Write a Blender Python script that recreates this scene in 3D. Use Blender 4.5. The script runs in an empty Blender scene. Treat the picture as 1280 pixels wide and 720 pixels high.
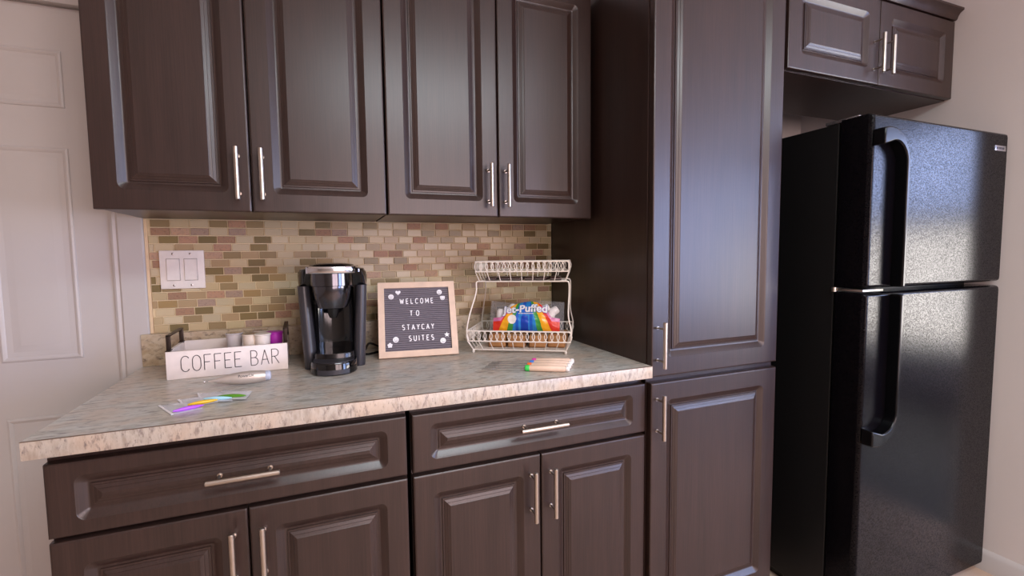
import bpy, bmesh, math, random
from mathutils import Vector, Matrix

# ------------------------------------------------------------------ camera, world, lights
S = bpy.context.scene
C = S.collection
R = math.radians

CAM = (0.5187, -1.7436, 1.2411)
YAW, PITCH, ROLL, FPX = 0.3813, -0.0703, -0.0116, 587.98
cy, sy = math.cos(YAW), math.sin(YAW)
fwd = Vector((sy * math.cos(PITCH), cy * math.cos(PITCH), math.sin(PITCH)))
rgt = Vector((cy, -sy, 0)); upv = rgt.cross(fwd)
r2 = rgt * math.cos(ROLL) + upv * math.sin(ROLL)
u2 = -rgt * math.sin(ROLL) + upv * math.cos(ROLL)
cd = bpy.data.cameras.new('camera'); cam = bpy.data.objects.new('camera', cd); C.objects.link(cam)
cam.matrix_world = Matrix(((r2.x, u2.x, -fwd.x, CAM[0]), (r2.y, u2.y, -fwd.y, CAM[1]), (r2.z, u2.z, -fwd.z, CAM[2]), (0, 0, 0, 1)))
cd.sensor_width = 36; cd.lens = 36 * FPX / 1280; cd.clip_start = 0.02
S.camera = cam

S.view_settings.view_transform = 'Standard'
S.view_settings.look = 'None'
S.view_settings.gamma = 1
S.view_settings.use_curve_mapping = False
S.view_settings.exposure = 0.1
S.cycles.use_denoising = True
S.cycles.max_bounces = 10; S.cycles.diffuse_bounces = 5; S.cycles.glossy_bounces = 4
S.cycles.transparent_max_bounces = 24; S.cycles.sample_clamp_indirect = 6
S.cycles.caustics_reflective = False; S.cycles.caustics_refractive = False

w = bpy.data.worlds.new('World'); S.world = w; w.use_nodes = True
bg = w.node_tree.nodes['Background']; bg.inputs[0].default_value = (.55, .72, 1, 1); bg.inputs[1].default_value = 1.2

def area(name, loc, target, sx, sy_, power, col):
    l = bpy.data.lights.new(name, 'AREA'); l.shape = 'RECTANGLE'; l.size = sx; l.size_y = sy_; l.energy = power; l.color = col
    o = bpy.data.objects.new(name, l); C.objects.link(o); o.location = loc
    o.rotation_euler = (Vector(target) - Vector(loc)).to_track_quat('-Z', 'Y').to_euler()
    return o
# daylight coming in through the windows (sky above, sunlit ground below) plus added window and ceiling fill
area('daylight_or_fill', (5.72, -3.0, 1.98), (0, -3.0, 0.6), 1.95, 0.85, 84, (.50, .61, 1))
area('daylight_or_fill', (5.72, -3.0, 0.95), (0, -3.0, 3.4), 1.95, 1.1, 96, (1, .90, .80))
area('daylight_or_fill', (4.45, -4.42, 1.35), (4.45, 0, 1.35), 1.7, 1.7, 150, (.42, .56, 1))
area('daylight_or_fill', (1.8, -4.42, 1.35), (1.8, 0, 1.35), 2.2, 1.7, 96, (1, .70, .62))  # unseen warm fill, added so the wall cabinet doors glow
area('ceiling_fill_light', (1.2, -2.3, 2.36), (1.2, -2.3, 0), 1.2, 0.6, 46, (.84, .94, 1))  # unseen fill added under the ceiling to even out the room light

# ------------------------------------------------------------------ materials
def lin(c):
    return tuple(((v / 255) / 12.92 if v / 255 <= .04045 else ((v / 255 + .055) / 1.055) ** 2.4) for v in c) + (1,)
def newmat(name):
    m = bpy.data.materials.new(name); m.use_nodes = True
    nt = m.node_tree; b = nt.nodes['Principled BSDF']
    return m, nt, b
def N(nt, t, **k):
    n = nt.nodes.new(t)
    for a, v in k.items():
        setattr(n, a, v)
    return n
def coords(nt, scale=(1, 1, 1), rot=(0, 0, 0)):
    tc = N(nt, 'ShaderNodeTexCoord'); mp = N(nt, 'ShaderNodeMapping')
    mp.inputs['Scale'].default_value = scale; mp.inputs['Rotation'].default_value = rot
    nt.links.new(tc.outputs['Object'], mp.inputs['Vector'])
    return mp.outputs['Vector']
def noise(nt, vec, scale, detail=3, rough=.5):
    n = N(nt, 'ShaderNodeTexNoise'); n.inputs['Scale'].default_value = scale
    n.inputs['Detail'].default_value = detail; n.inputs['Roughness'].default_value = rough
    nt.links.new(vec, n.inputs['Vector']); return n
def ramp(nt, fac, stops):
    r = N(nt, 'ShaderNodeValToRGB'); e = r.color_ramp.elements
    while len(e) < len(stops): e.new(.5)
    for k, (p, c) in enumerate(stops):
        e[k].position = p; e[k].color = c
    nt.links.new(fac, r.inputs['Fac']); return r
def mixc(nt, fac, a, b, mode='MIX'):
    n = N(nt, 'ShaderNodeMix', data_type='RGBA', blend_type=mode)
    for s, v in ((0, fac), (6, a), (7, b)):
        if hasattr(v, 'is_output'): nt.links.new(v, n.inputs[s])
        else: n.inputs[s].default_value = v
    return n.outputs[2]
def bump(nt, b, h, strength, dist):
    n = N(nt, 'ShaderNodeBump'); n.inputs['Strength'].default_value = strength; n.inputs['Distance'].default_value = dist
    nt.links.new(h, n.inputs['Height']); nt.links.new(n.outputs[0], b.inputs['Normal'])
def plain(name, rgb, rough=.5, metal=0, spec=.5, noise_amt=.05, nscale=40, coat=0):
    m, nt, b = newmat(name)
    v = coords(nt); n = noise(nt, v, nscale)
    c = lin(rgb); d = tuple(max(0, x * (1 - noise_amt)) for x in c[:3]) + (1,); e = tuple(min(1, x * (1 + noise_amt)) for x in c[:3]) + (1,)
    r = ramp(nt, n.outputs['Fac'], [(.3, d), (.7, e)])
    nt.links.new(r.outputs[0], b.inputs['Base Color'])
    b.inputs['Roughness'].default_value = rough; b.inputs['Metallic'].default_value = metal
    b.inputs['Specular IOR Level'].default_value = spec; b.inputs['Coat Weight'].default_value = coat
    return m

def mk_wood():
    m, nt, b = newmat('espresso_wood')
    n = noise(nt, coords(nt, (330, 330, 7)), 1, 4, .6)
    n2 = noise(nt, coords(nt, (30, 30, 1.2)), 1, 2)
    r = ramp(nt, n.outputs['Fac'], [(.3, lin((36, 24, 20))), (.7, lin((56, 39, 34)))])
    c = mixc(nt, .25, r.outputs[0], ramp(nt, n2.outputs['Fac'], [(.35, lin((34, 23, 19))), (.65, lin((60, 42, 37)))]).outputs[0])
    nt.links.new(c, b.inputs['Base Color'])
    b.inputs['Roughness'].default_value = .33; b.inputs['Specular IOR Level'].default_value = .55
    bump(nt, b, n.outputs['Fac'], .12, .0006)
    return m
def mk_granite(name, base, light, dark, rot, stretch, sc=1.0):
    m, nt, b = newmat(name)
    v = coords(nt, stretch, rot)
    n1 = noise(nt, v, 26 * sc, 5, .6); n2 = noise(nt, v, 60 * sc, 4, .65); n3 = noise(nt, coords(nt), 14, 3)
    c = ramp(nt, n1.outputs['Fac'], [(.32, base), (.5, light), (.66, base)]).outputs[0]
    c = mixc(nt, ramp(nt, n3.outputs['Fac'], [(.40, (0, 0, 0, 1)), (.62, (.55, .55, .55, 1))]).outputs[0], c, lin((196, 172, 150)))
    c = mixc(nt, ramp(nt, n2.outputs['Fac'], [(.54, (0, 0, 0, 1)), (.68, (.8, .8, .8, 1))]).outputs[0], c, dark)
    n4 = noise(nt, v, 110 * sc, 3, .6)
    c = mixc(nt, ramp(nt, n4.outputs['Fac'], [(.60, (0, 0, 0, 1)), (.72, (.7, .7, .7, 1))]).outputs[0], c, lin((92, 82, 84)))
    nt.links.new(c, b.inputs['Base Color']); b.inputs['Roughness'].default_value = .33
    return m
def mk_tile():
    m, nt, b = newmat('mosaic_tile')
    a = N(nt, 'ShaderNodeAttribute', attribute_name='tint')
    n = noise(nt, coords(nt), 190, 4, .65)
    r = ramp(nt, n.outputs['Fac'], [(.35, lin((196, 176, 150))), (.5, (.5, .5, .5, 1)), (.68, lin((120, 88, 70)))])
    mot = mixc(nt, .45, a.outputs['Color'], r.outputs[0], 'OVERLAY')
    c = mixc(nt, a.outputs['Alpha'], mot, a.outputs['Color'])       # alpha 1 = glass tile, 0 = stone tile
    nt.links.new(c, b.inputs['Base Color'])
    mr = N(nt, 'ShaderNodeMapRange'); mr.inputs['To Min'].default_value = .6; mr.inputs['To Max'].default_value = .27; b.inputs['Specular IOR Level'].default_value = .35
    nt.links.new(a.outputs['Alpha'], mr.inputs['Value']); nt.links.new(mr.outputs[0], b.inputs['Roughness'])
    return m
def mk_attr(name, rough=.35, spec=.5):
    m, nt, b = newmat(name)
    a = N(nt, 'ShaderNodeAttribute', attribute_name='tint')
    nt.links.new(a.outputs['Color'], b.inputs['Base Color']); b.inputs['Roughness'].default_value = rough
    return m
def mk_film(name, tint=(.95, .95, .97, 1), opac=.22, rough=.12):
    m, nt, b = newmat(name)
    t = N(nt, 'ShaderNodeBsdfTransparent'); t.inputs[0].default_value = tint
    mx = N(nt, 'ShaderNodeMixShader'); mx.inputs[0].default_value = opac
    b.inputs['Base Color'].default_value = lin((240, 240, 244)); b.inputs['Roughness'].default_value = rough
    nt.links.new(t.outputs[0], mx.inputs[1]); nt.links.new(b.outputs[0], mx.inputs[2])
    nt.links.new(mx.outputs[0], nt.nodes['Material Output'].inputs['Surface'])
    return m
def mk_fridge():
    m, nt, b = newmat('black_textured_steel')
    v = coords(nt, (.8, 1, 1.2)); n = noise(nt, v, 260, 3, .65)
    r = ramp(nt, n.outputs['Fac'], [(.3, lin((6, 5, 7))), (.7, lin((11, 9, 13)))])
    nt.links.new(r.outputs[0], b.inputs['Base Color'])
    rr = ramp(nt, n.outputs['Fac'], [(.40, (.19, .19, .19, 1)), (.62, (.07, .07, .07, 1))]); nt.links.new(rr.outputs[0], b.inputs['Roughness'])
    sp = ramp(nt, n.outputs['Fac'], [(.38, (.06, .06, .06, 1)), (.66, (.24, .24, .24, 1))]); nt.links.new(sp.outputs[0], b.inputs['Specular IOR Level'])
    bump(nt, b, n.outputs['Fac'], .28, .0010)
    return m
def mk_wall(name, rgb):
    m, nt, b = newmat(name)
    n = noise(nt, coords(nt), 220, 3)
    c = lin(rgb); r = ramp(nt, noise(nt, coords(nt), 3, 2).outputs['Fac'], [(.3, tuple(x * .97 for x in c[:3]) + (1,)), (.7, c)])
    nt.links.new(r.outputs[0], b.inputs['Base Color']); b.inputs['Roughness'].default_value = .7
    bump(nt, b, n.outputs['Fac'], .15, .001)
    return m
def mk_floor():
    m, nt, b = newmat('floor_tile')
    bt = N(nt, 'ShaderNodeTexBrick'); bt.offset = 0; bt.squash = 1
    nt.links.new(coords(nt, (1, 1, 1)), bt.inputs['Vector'])
    for k, v in (('Color1', lin((196, 170, 150))), ('Color2', lin((188, 163, 143))), ('Mortar', lin((110, 85, 70)))): bt.inputs[k].default_value = v
    for k, v in (('Scale', 1), ('Mortar Size', .004), ('Brick Width', .45), ('Row Height', .45)): bt.inputs[k].default_value = v
    nt.links.new(bt.outputs['Color'], b.inputs['Base Color']); b.inputs['Roughness'].default_value = .6
    return m

WOOD = mk_wood()
GTOP = mk_granite('granite_laminate', lin((162, 160, 150)), lin((196, 194, 187)), lin((98, 90, 84)), (0, 0, R(-15)), (.42, 1.4, 1), 1.0)
GEDGE = mk_granite('granite_laminate_edge', lin((160, 147, 133)), lin((188, 178, 165)), lin((126, 112, 106)), (0, R(38), 0), (1.5, 1, .55), 1.3)
GLIP = mk_granite('granite_laminate_lip', lin((168, 148, 120)), lin((192, 178, 154)), lin((92, 78, 68)), (0, R(30), 0), (.8, 1, 1.2), .8)
TILE = mk_tile()
GROUT = plain('grout', (214, 196, 160), .8)
FRIDGE = mk_fridge()
BLACK = plain('black_plastic', (14, 13, 15), .22)
BLACKM = plain('black_matte_paint', (8, 8, 9), .5)
BLACKG = plain('black_gloss', (10, 10, 12), .07, 0, .6)
BLACKH = plain('black_handle_plastic', (8, 8, 10), .2, 0, .25)
CHARC = plain('charcoal_plastic', (52, 50, 55), .34)
STEEL = plain('brushed_nickel', (196, 186, 176), .3, 1)
CHROME = plain('chrome', (215, 215, 220), .14, 1)
SMOKE = plain('smoky_chrome', (92, 92, 98), .14, 1)
WHITE = plain('white_paint', (192, 187, 184), .42, noise_amt=.01, nscale=3)
WHITEP = plain('white_plastic', (235, 228, 222), .35)
WHITEW = plain('white_wire_coating', (232, 222, 210), .4)
WALLR = mk_wall('beige_wall_paint', (208, 200, 195))
WALLW = mk_wall('far_wall_paint', (200, 188, 178))
CEIL = mk_wall('ceiling_paint', (240, 238, 232))
FLOOR = mk_floor()
LWOOD = plain('pale_wood', (222, 192, 168), .5, nscale=25, noise_amt=.08)
BOXW = plain('whitewashed_wood', (232, 220, 214), .5)
BRONZE = plain('dark_bronze', (58, 46, 40), .4, .6)
FELT = plain('grey_felt', (116, 109, 116), .9)
LETW = plain('white_letter_plastic', (240, 236, 238), .4)
INK = plain('dark_ink', (48, 40, 42), .6)
MARSH = plain('marshmallow_white', (244, 236, 230), .75)
KRAFT = plain('kraft_brown', (176, 126, 78), .55, noise_amt=.15)
CHOC = plain('dark_wrapper', (66, 44, 42), .3, noise_amt=.2)
FOIL = plain('silver_foil', (190, 186, 188), .25, .9)
FILM = mk_film('clear_film', opac=.10)
FILM2 = mk_film('clear_sachet_film', opac=.55)
GLASS = mk_film('window_glass', (.97, .98, 1, 1), .04, .02)
PRINT = mk_attr('printed_film', .25)
BRASS = plain('beige_trim', (222, 196, 160), .5)
def colour(name, rgb, rough=.4): return plain(name, rgb, rough)

# ------------------------------------------------------------------ geometry helpers
class MB:
    def __init__(s): s.v = []; s.f = []
    def add(s, vs, fs):
        o = len(s.v); s.v += [tuple(p) for p in vs]; s.f += [tuple(i + o for i in q) for q in fs]
    def box(s, x0, x1, y0, y1, z0, z1, bev=0):
        if bev:
            bm = bmesh.new(); bmesh.ops.create_cube(bm, size=1)
            for q in bm.verts: q.co = (x0 + (q.co.x + .5) * (x1 - x0), y0 + (q.co.y + .5) * (y1 - y0), z0 + (q.co.z + .5) * (z1 - z0))
            bmesh.ops.bevel(bm, geom=bm.edges[:], offset=bev, segments=2, affect='EDGES', profile=.5)
            bm.verts.index_update()
            s.add([q.co[:] for q in bm.verts], [[q.index for q in f.verts] for f in bm.faces]); bm.free(); return s
        s.add([(x, y, z) for z in (z0, z1) for y in (y0, y1) for x in (x0, x1)],
              [(0, 2, 3, 1), (4, 5, 7, 6), (0, 1, 5, 4), (2, 6, 7, 3), (0, 4, 6, 2), (1, 3, 7, 5)]); return s
    def loft(s, rings, cap0=True, cap1=True, closed=True):
        n = len(rings[0]); o = []
        vs = [p for r in rings for p in r]
        fs = []
        for k in range(len(rings) - 1):
            for i in range(n if closed else n - 1):
                j = (i + 1) % n
                fs.append((k * n + i, k * n + j, (k + 1) * n + j, (k + 1) * n + i))
        if cap0: fs.append(tuple(reversed(range(n))))
        if cap1: fs.append(tuple((len(rings) - 1) * n + i for i in range(n)))
        s.add(vs, fs); return s
    def tube(s, path, r, n=8, closed=False, flat=None):
        P = [Vector(p) for p in path]; m = len(P); rings = []
        ref = None
        for i in range(m):
            a = P[i - 1] if (i > 0 or closed) else P[i]; b = P[(i + 1) % m] if (i < m - 1 or closed) else P[i]
            t = (b - a).normalized()
            if ref is None:
                ref = Vector((0, 0, 1)) if abs(t.z) < .9 else Vector((1, 0, 0))
                if flat is not None and abs(t.dot(Vector(flat))) < .9: ref = Vector(flat)
            x = ref - t * ref.dot(t)
            if x.length < 1e-6: x = t.orthogonal()
            x.normalize(); ref = x; y = t.cross(x)
            rr = r[i] if isinstance(r, (list, tuple)) else r
            k = .35 if flat is not None else 1
            rings.append([P[i] + x * (rr * k * math.cos(2 * math.pi * q / n)) + y * (rr * math.sin(2 * math.pi * q / n)) for q in range(n)])
        if closed: rings.append(rings[0])
        s.loft(rings, not closed, not closed); return s
    def lathe(s, prof, c=(0, 0, 0), axis='Z', n=24, caps=True):
        rings = []
        for r, h in prof:
            ring = []
            for q in range(n):
                a = 2 * math.pi * q / n; x, y = r * math.cos(a), r * math.sin(a)
                p = {'Z': (x, y, h), 'Y': (x, h, -y), 'X': (h, x, y)}[axis]
                ring.append((c[0] + p[0], c[1] + p[1], c[2] + p[2]))
            rings.append(ring)
        s.loft(rings, caps, caps); return s
    def poly_extrude(s, pts, ax, a0, a1):
        """pts in the plane of the two other axes; extruded from a0 to a1 along ax ('Y' or 'Z')"""
        f = (lambda p, h: (p[0], h, p[1])) if ax == 'Y' else (lambda p, h: (p[0], p[1], h))
        s.loft([[f(p, a0) for p in pts], [f(p, a1) for p in pts]]); return s
    def build(s, name, mat, parent=None, off=(0, 0, 0), smooth=30, bevel=0, mods=None):
        me = bpy.data.meshes.new(name)
        me.from_pydata([(p[0] - off[0], p[1] - off[1], p[2] - off[2]) for p in s.v], [], s.f)
        bm = bmesh.new(); bm.from_mesh(me); bmesh.ops.remove_doubles(bm, verts=bm.verts, dist=1e-6)
        bmesh.ops.recalc_face_normals(bm, faces=bm.faces)
        for f in bm.faces: f.smooth = True
        for e in bm.edges:
            if len(e.link_faces) == 2 and e.calc_face_angle(0) > R(smooth): e.smooth = False
        bm.to_mesh(me); bm.free()
        me.materials.append(mat)
        o = bpy.data.objects.new(name, me); C.objects.link(o)
        if parent: o.parent = parent
        if name.endswith('door') or name == 'drawer' or name == 'fridge_body':
            wm = o.modifiers.new('weighted_normals', 'WEIGHTED_NORMAL'); wm.keep_sharp = True; wm.weight = 100
        if bevel:
            b = o.modifiers.new('bevel', 'BEVEL'); b.width = bevel; b.segments = 2; b.limit_method = 'ANGLE'; b.angle_limit = R(40)
        return o

def tag(o, label=None, cat=None, group=None, kind=None):
    if label: o['label'] = label
    if cat: o['category'] = cat
    if group: o['group'] = group
    if kind: o['kind'] = kind
    return o
def thing(name, label, cat, loc=(0, 0, 0), rz=0, group=None):
    o = bpy.data.objects.new(name, None); C.objects.link(o); o.location = loc; o.rotation_euler = (0, 0, rz)
    o.empty_display_size = .05
    return tag(o, label, cat, group)
def dup(root, loc, rot, label, group=None):
    def cp(o, parent):
        c = o.copy(); C.objects.link(c)
        if parent: c.parent = parent
        for ch in o.children: cp(ch, c)
        return c
    r = cp(root, None); r.location = loc; r.rotation_euler = rot; r['label'] = label
    return r
def struct(name, mb, mat, parent=None, **k):
    o = mb.build(name, mat, parent, **k)
    if not parent: o['kind'] = 'structure'
    return o

def rrect(x0, x1, z0, z1, r, n=5):
    r = max(r, 1e-4); pts = []
    for cx, cz, a0 in ((x1 - r, z1 - r, 0), (x0 + r, z1 - r, 90), (x0 + r, z0 + r, 180), (x1 - r, z0 + r, 270)):
        for k in range(n + 1):
            a = R(a0 + 90 * k / n); pts.append((cx + r * math.cos(a), cz + r * math.sin(a)))
    return pts
PROF = [(0, 0), (.0011, .0011), (.0036, .0018), (.0150, .0094), (.0162, .0104), (.0185, .0108), (.0215, .0108), (.0222, .0078), (.0262, .0074), (.0268, .0064), (.0335, .0038), (.0340, .0029), (.0402, .0010), (.0412, .0001)]
def panel_door(mb, x0, x1, z0, z1, yf, thick=.02, wx=.05, wz=.05):
    """raised-panel front facing -Y"""
    rings = []
    def ring(dx, dz, dep, r): rings.append([(p[0], yf + dep, p[1]) for p in rrect(x0 + dx, x1 - dx, z0 + dz, z1 - dz, r)])
    ring(0, 0, thick, .0012); ring(0, 0, .005, .0012); ring(.0008, .0008, .0022, .0012); ring(.0025, .0025, .0006, .001); ring(.005, .005, 0, .001)
    for d, dep in PROF: ring(wx + d, wz + d, dep, max(.016 - d * .72, .0006))
    mb.loft(rings); return mb
def bar_pull(door, off, x, z, yf, L, vertical=True, so=.033):
    """bar handle: round bar on two thin posts, on a front at y = yf"""
    mb = MB(); h = L / 2; e = .0015; yb = yf - so
    d = (0, 0, 1) if vertical else (1, 0, 0)
    def pt(t): return (x + d[0] * t, yb, z + d[2] * t)
    mb.tube([pt(-h), pt(-h + e), pt(h - e), pt(h)], [.0045, .006, .006, .0045], 14)
    for t in (-.0475, .0475):
        p = pt(t); mb.tube([(p[0], yf, p[2]), (p[0], yf - .0015, p[2])], .0052, 10); mb.tube([(p[0], yf, p[2]), (p[0], yb, p[2])], .0033, 10)
    return mb.build('bar_handle', STEEL, door, off)

# ------------------------------------------------------------------ setting
XW = 2.862      # right wall face
struct('floor', MB().box(-2.6, 3.1, -4.3, .12, -.05, 0), FLOOR)
struct('floor', MB().box(3.1, 5.6, -4.3, .12, -.05, 0), plain('added_dark_floor', (42, 32, 28), .5, nscale=6, noise_amt=.2))  # unseen dark floor added to keep the lower fridge reflection dark
struct('ceiling', MB().box(-2.6, 5.6, -4.3, .12, 2.44, 2.5), CEIL)
struct('wall_back', MB().box(-2.6, 5.6, 0.02, .12, 0, 2.44), WALLR)
struct('wall_left', MB().box(-2.7, -2.6, -4.3, .12, 0, 2.44), WALLW)
struct('wall_right', MB().box(XW, XW + .09, -.925, .02, 0, 2.44), WALLR)
mb = MB()
mb.box(5.5, 5.6, -4.2, -4.0, 0, 2.44); mb.box(5.5, 5.6, -1.95, .02, 0, 2.44); mb.box(5.5, 5.6, -4.0, -1.95, 0, .3); mb.box(5.5, 5.6, -4.0, -1.95, 2.36, 2.44)
struct('wall_far', mb, WALLW)
mb = MB()
mb.box(-2.6, .7, -4.3, -4.2, 0, 2.44); mb.box(2.9, 3.6, -4.3, -4.2, 0, 2.44); mb.box(5.3, 5.6, -4.3, -4.2, 0, 2.44)
for a, b_ in ((.7, 2.9), (3.6, 5.3)): mb.box(a, b_, -4.3, -4.2, 0, .45); mb.box(a, b_, -4.3, -4.2, 2.2, 2.44)
struct('wall_front', mb, WALLW)
# windows: frame, mid rail, pane, blind
wn = struct('window_1', MB().box(5.48, 5.6, -4.0, -3.94, .3, 2.36).box(5.48, 5.6, -2.01, -1.95, .3, 2.36).box(5.48, 5.6, -3.94, -2.01, .3, .36).box(5.48, 5.6, -3.94, -2.01, 2.3, 2.36).box(5.5, 5.58, -3.94, -2.01, 1.48, 1.57), WHITE)
MB().box(5.55, 5.556, -3.94, -2.01, .36, 2.3).build('pane', GLASS, wn)
bl = MB()
for k in range(14):
    z = 1.60 + k * .05; bl.add([(5.49, -3.92, z), (5.49, -2.03, z), (5.515, -2.03, z + .022), (5.515, -3.92, z + .022)], [(0, 1, 2, 3)])
bl.build('blind', WHITEP, wn)
for nm, a, b_ in (('window_2', 3.6, 5.3), ('added_window', .7, 2.9)):  # last one is unseen, added around the warm frontal fill
    mid = (a + b_) / 2
    wn = struct(nm, MB().box(a, a + .06, -4.3, -4.18, .45, 2.2).box(b_ - .06, b_, -4.3, -4.18, .45, 2.2).box(a + .06, b_ - .06, -4.3, -4.18, .45, .51).box(a + .06, b_ - .06, -4.3, -4.18, 2.14, 2.2).box(mid - .03, mid + .03, -4.28, -4.2, .51, 2.14), WHITE)
    MB().box(a + .06, b_ - .06, -4.256, -4.25, .51, 2.14).build('pane', GLASS, wn)
# baseboard on the right wall
struct('baseboard_right', MB().loft([[(XW, y, 0), (XW - .014, y, 0), (XW - .014, y, .062), (XW - .010, y, .072), (XW - .004, y, .080), (XW, y, .082)] for y in (.02, -.925)]), WHITE)
# white six panel door with casing left of the counter
mb = MB(); mb.box(-.733, -.063, .006, .046, .01, 1.945)
def molded(x0, x1, z0, z1):
    rg = []
    for d, dep in ((0, 0), (.0015, -.003), (.006, -.0048), (.010, -.0035), (.014, .0), (.020, .0015), (.026, .0005), (.046, -.0048), (.048, -.0052)):
        rg.append([(x0 + d, .006 + dep, z0 + d), (x1 - d, .006 + dep, z0 + d), (x1 - d, .006 + dep, z1 - d), (x0 + d, .006 + dep, z1 - d)])
    mb.loft(rg, False, True)
for (z0, z1) in ((1.672, 1.83), (.953, 1.56), (.16, .79)):
    molded(-.331, -.147, z0, z1); molded(-.649, -.465, z0, z1)
dr = struct('door_1', mb, WHITE, smooth=25)
k = MB(); k.lathe([(.028, -.002), (.028, -.008), (.012, -.012), (.011, -.035), (.026, -.042), (.029, -.055), (.024, -.066), (.008, -.07)], (-.69, .006, .92), 'Y'); k.build('door_knob', STEEL, dr)
def casing(x0, x1, z0, z1, vert=True):
    mb = MB(); y = .02
    if vert: prof = [(x0, y), (x0, -.003), (x0 + .006, -.006), (x0 + .014, -.004), (x0 + .02, -.010), (x1 - .012, -.013), (x1 - .004, -.013), (x1, -.009), (x1, y)]
    return mb.loft([[(p[0], p[1], z) for p in prof] for z in (z0, z1)])
struct('trim_1', casing(-.061, .021, 0, 1.955), WHITE)
struct('trim_2', MB().box(-.82, .021, -.013, .02, 1.955, 2.04, .003), WHITE)
struct('trim_3', MB().box(-.82, -.738, -.013, .02, 0, 1.955, .003), WHITE)

# mosaic backsplash: grout bed and one mesh of tiles with random tints
TX0, TX1, TZ0, TZ1 = .0215, 1.3935, 1.0135, 1.362
struct('trim_4', MB().box(TX0, TX1, .0, .02, TZ0 - .01, TZ1 + .02), GROUT)
struct('trim_5', MB().box(TX0, TX0 + .008, -.006, .0, TZ0, TZ1 + .001), BRASS)
rnd = random.Random(11)
GL = [(192, 176, 140), (200, 185, 154), (190, 176, 146), (198, 180, 146), (134, 116, 78), (124, 108, 74), (160, 134, 92), (150, 130, 96), (172, 148, 114), (188, 168, 132), (194, 178, 148)]
ST = [(176, 140, 116), (168, 146, 130), (184, 154, 130), (160, 128, 104)]
vs, fs, cols = [], [], []
rp, tw, g = (TZ1 - TZ0) / 14, .0515, .0028
for r in range(14):
    z1 = TZ1 - r * rp - g / 2; z0 = z1 - rp + g
    x = TX0 + .008 - rnd.choice((.012, .026, .038, .046)); last = None
    while x < TX1:
        a, b_ = max(x + g / 2, TX0 + .009), min(x + tw - g / 2, TX1 - .001)
        if b_ - a > .006:
            st = rnd.random() < .17
            for _ in range(4):
                c = rnd.choice(ST) if st else rnd.choice(GL)
                if c != last: break
            last = c; j = rnd.uniform(.95, 1.05)
            col = tuple(min(1, v * j) for v in lin(c)[:3]) + ((0.,) if st else (1.,))
            o = len(vs); y = -.0035; e = .0008
            vs += [(a, 0, z0), (b_, 0, z0), (b_, 0, z1), (a, 0, z1), (a + e, y, z0 + e), (b_ - e, y, z0 + e), (b_ - e, y, z1 - e), (a + e, y, z1 - e)]
            for q in ((4, 5, 6, 7), (0, 1, 5, 4), (1, 2, 6, 5), (2, 3, 7, 6), (3, 0, 4, 7)): fs.append(tuple(i + o for i in q)); cols.append(col)
        x += tw
me = bpy.data.meshes.new('trim_6'); me.from_pydata(vs, [], fs); me.materials.append(TILE)
at = me.color_attributes.new('tint', 'FLOAT_COLOR', 'CORNER'); li = 0
for p in me.polygons:
    for _ in p.loop_indices: at.data[li].color = cols[p.index]; li += 1
to = bpy.data.objects.new('trim_6', me); C.objects.link(to); to['kind'] = 'structure'

# ------------------------------------------------------------------ cabinets
def cab(name, label, loc, group=None): return thing(name, label, 'cabinet', loc, 0, group)
# base cabinets
YB = -.623
def base_unit(label, x0, x1, xs, pulls, dpull):
    loc = (x0, 0, 0); t = cab('base_cabinet', label, loc)
    b = MB(); b.box(x0, x1, -.60, -.002, .10, .8785); b.box(x0 + .002, x1 - .002, -.53, -.01, 0, .10)
    b.build('cabinet_body', WOOD, t, loc)
    d = panel_door(MB(), x0 + .001, x1 - .001, .712, .858, YB, .022, .045, .028).build('drawer', WOOD, t, loc)
    bar_pull(d, loc, dpull[0], dpull[1], YB, .137, False)
    for (a, b_, px) in ((x0 + .001, xs - .0015, pulls[0]), (xs + .0015, x1 - .001, pulls[1])):
        dd = panel_door(MB(), a, b_, .108, .7035, YB, .022, .05, .05).build('door', WOOD, t, loc)
        bar_pull(dd, loc, px, .602, YB, .137)
    return t
base_unit('dark brown base cabinet with drawer at the left open end of the counter', .016, .6915, .3495, (.3215, .3785), (.349, .786))
base_unit('dark brown base cabinet with drawer next to the tall pantry cabinet', .7025, 1.3905, 1.0465, (1.0175, 1.0755), (1.0455, .787))
# wall cabinets
YU = -.3454
def wall_unit(label, x0, x1, xs, pulls):
    loc = (x0, 0, 1.36); t = cab('wall_cabinet', label, loc)
    MB().box(x0 + .001, x1 - .001, YU + .0225, -.001, 1.3635, 2.105).build('cabinet_body', WOOD, t, loc)
    for (a, b_, px) in ((x0, xs - .0014, pulls[0]), (xs + .0014, x1, pulls[1])):
        dd = panel_door(MB(), a, b_, 1.36, 2.10, YU, .021, .05, .048).build('door', WOOD, t, loc)
        bar_pull(dd, loc, px, 1.4545, YU, .132)
wall_unit('dark brown two-door wall cabinet above the light switch', .0226, .6945, .3540, (.3265, .382))
wall_unit('dark brown two-door wall cabinet hung beside the tall pantry', .6985, 1.3735, 1.0375, (1.005, 1.0615))
# crown strip along the wall cabinets
# pantry
YP = -.6387; loc = (1.3945, 0, 0)
t = cab('pantry_cabinet', 'tall dark brown pantry cabinet between the counter and the black fridge', loc)
MB().box(1.3945, 1.9080, -.6155, -.001, .10, 2.20).box(1.40, 1.90, -.54, -.01, 0, .10).build('cabinet_body', WOOD, t, loc)
d = panel_door(MB(), 1.3975, 1.9056, .878, 2.19, YP, .021, .058, .055).build('door', WOOD, t, loc); bar_pull(d, loc, 1.4185, .976, YP, .135)
d = panel_door(MB(), 1.3975, 1.9056, .108, .860, YP, .021, .058, .055).build('door', WOOD, t, loc); bar_pull(d, loc, 1.4185, .7635, YP, .135)
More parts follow.
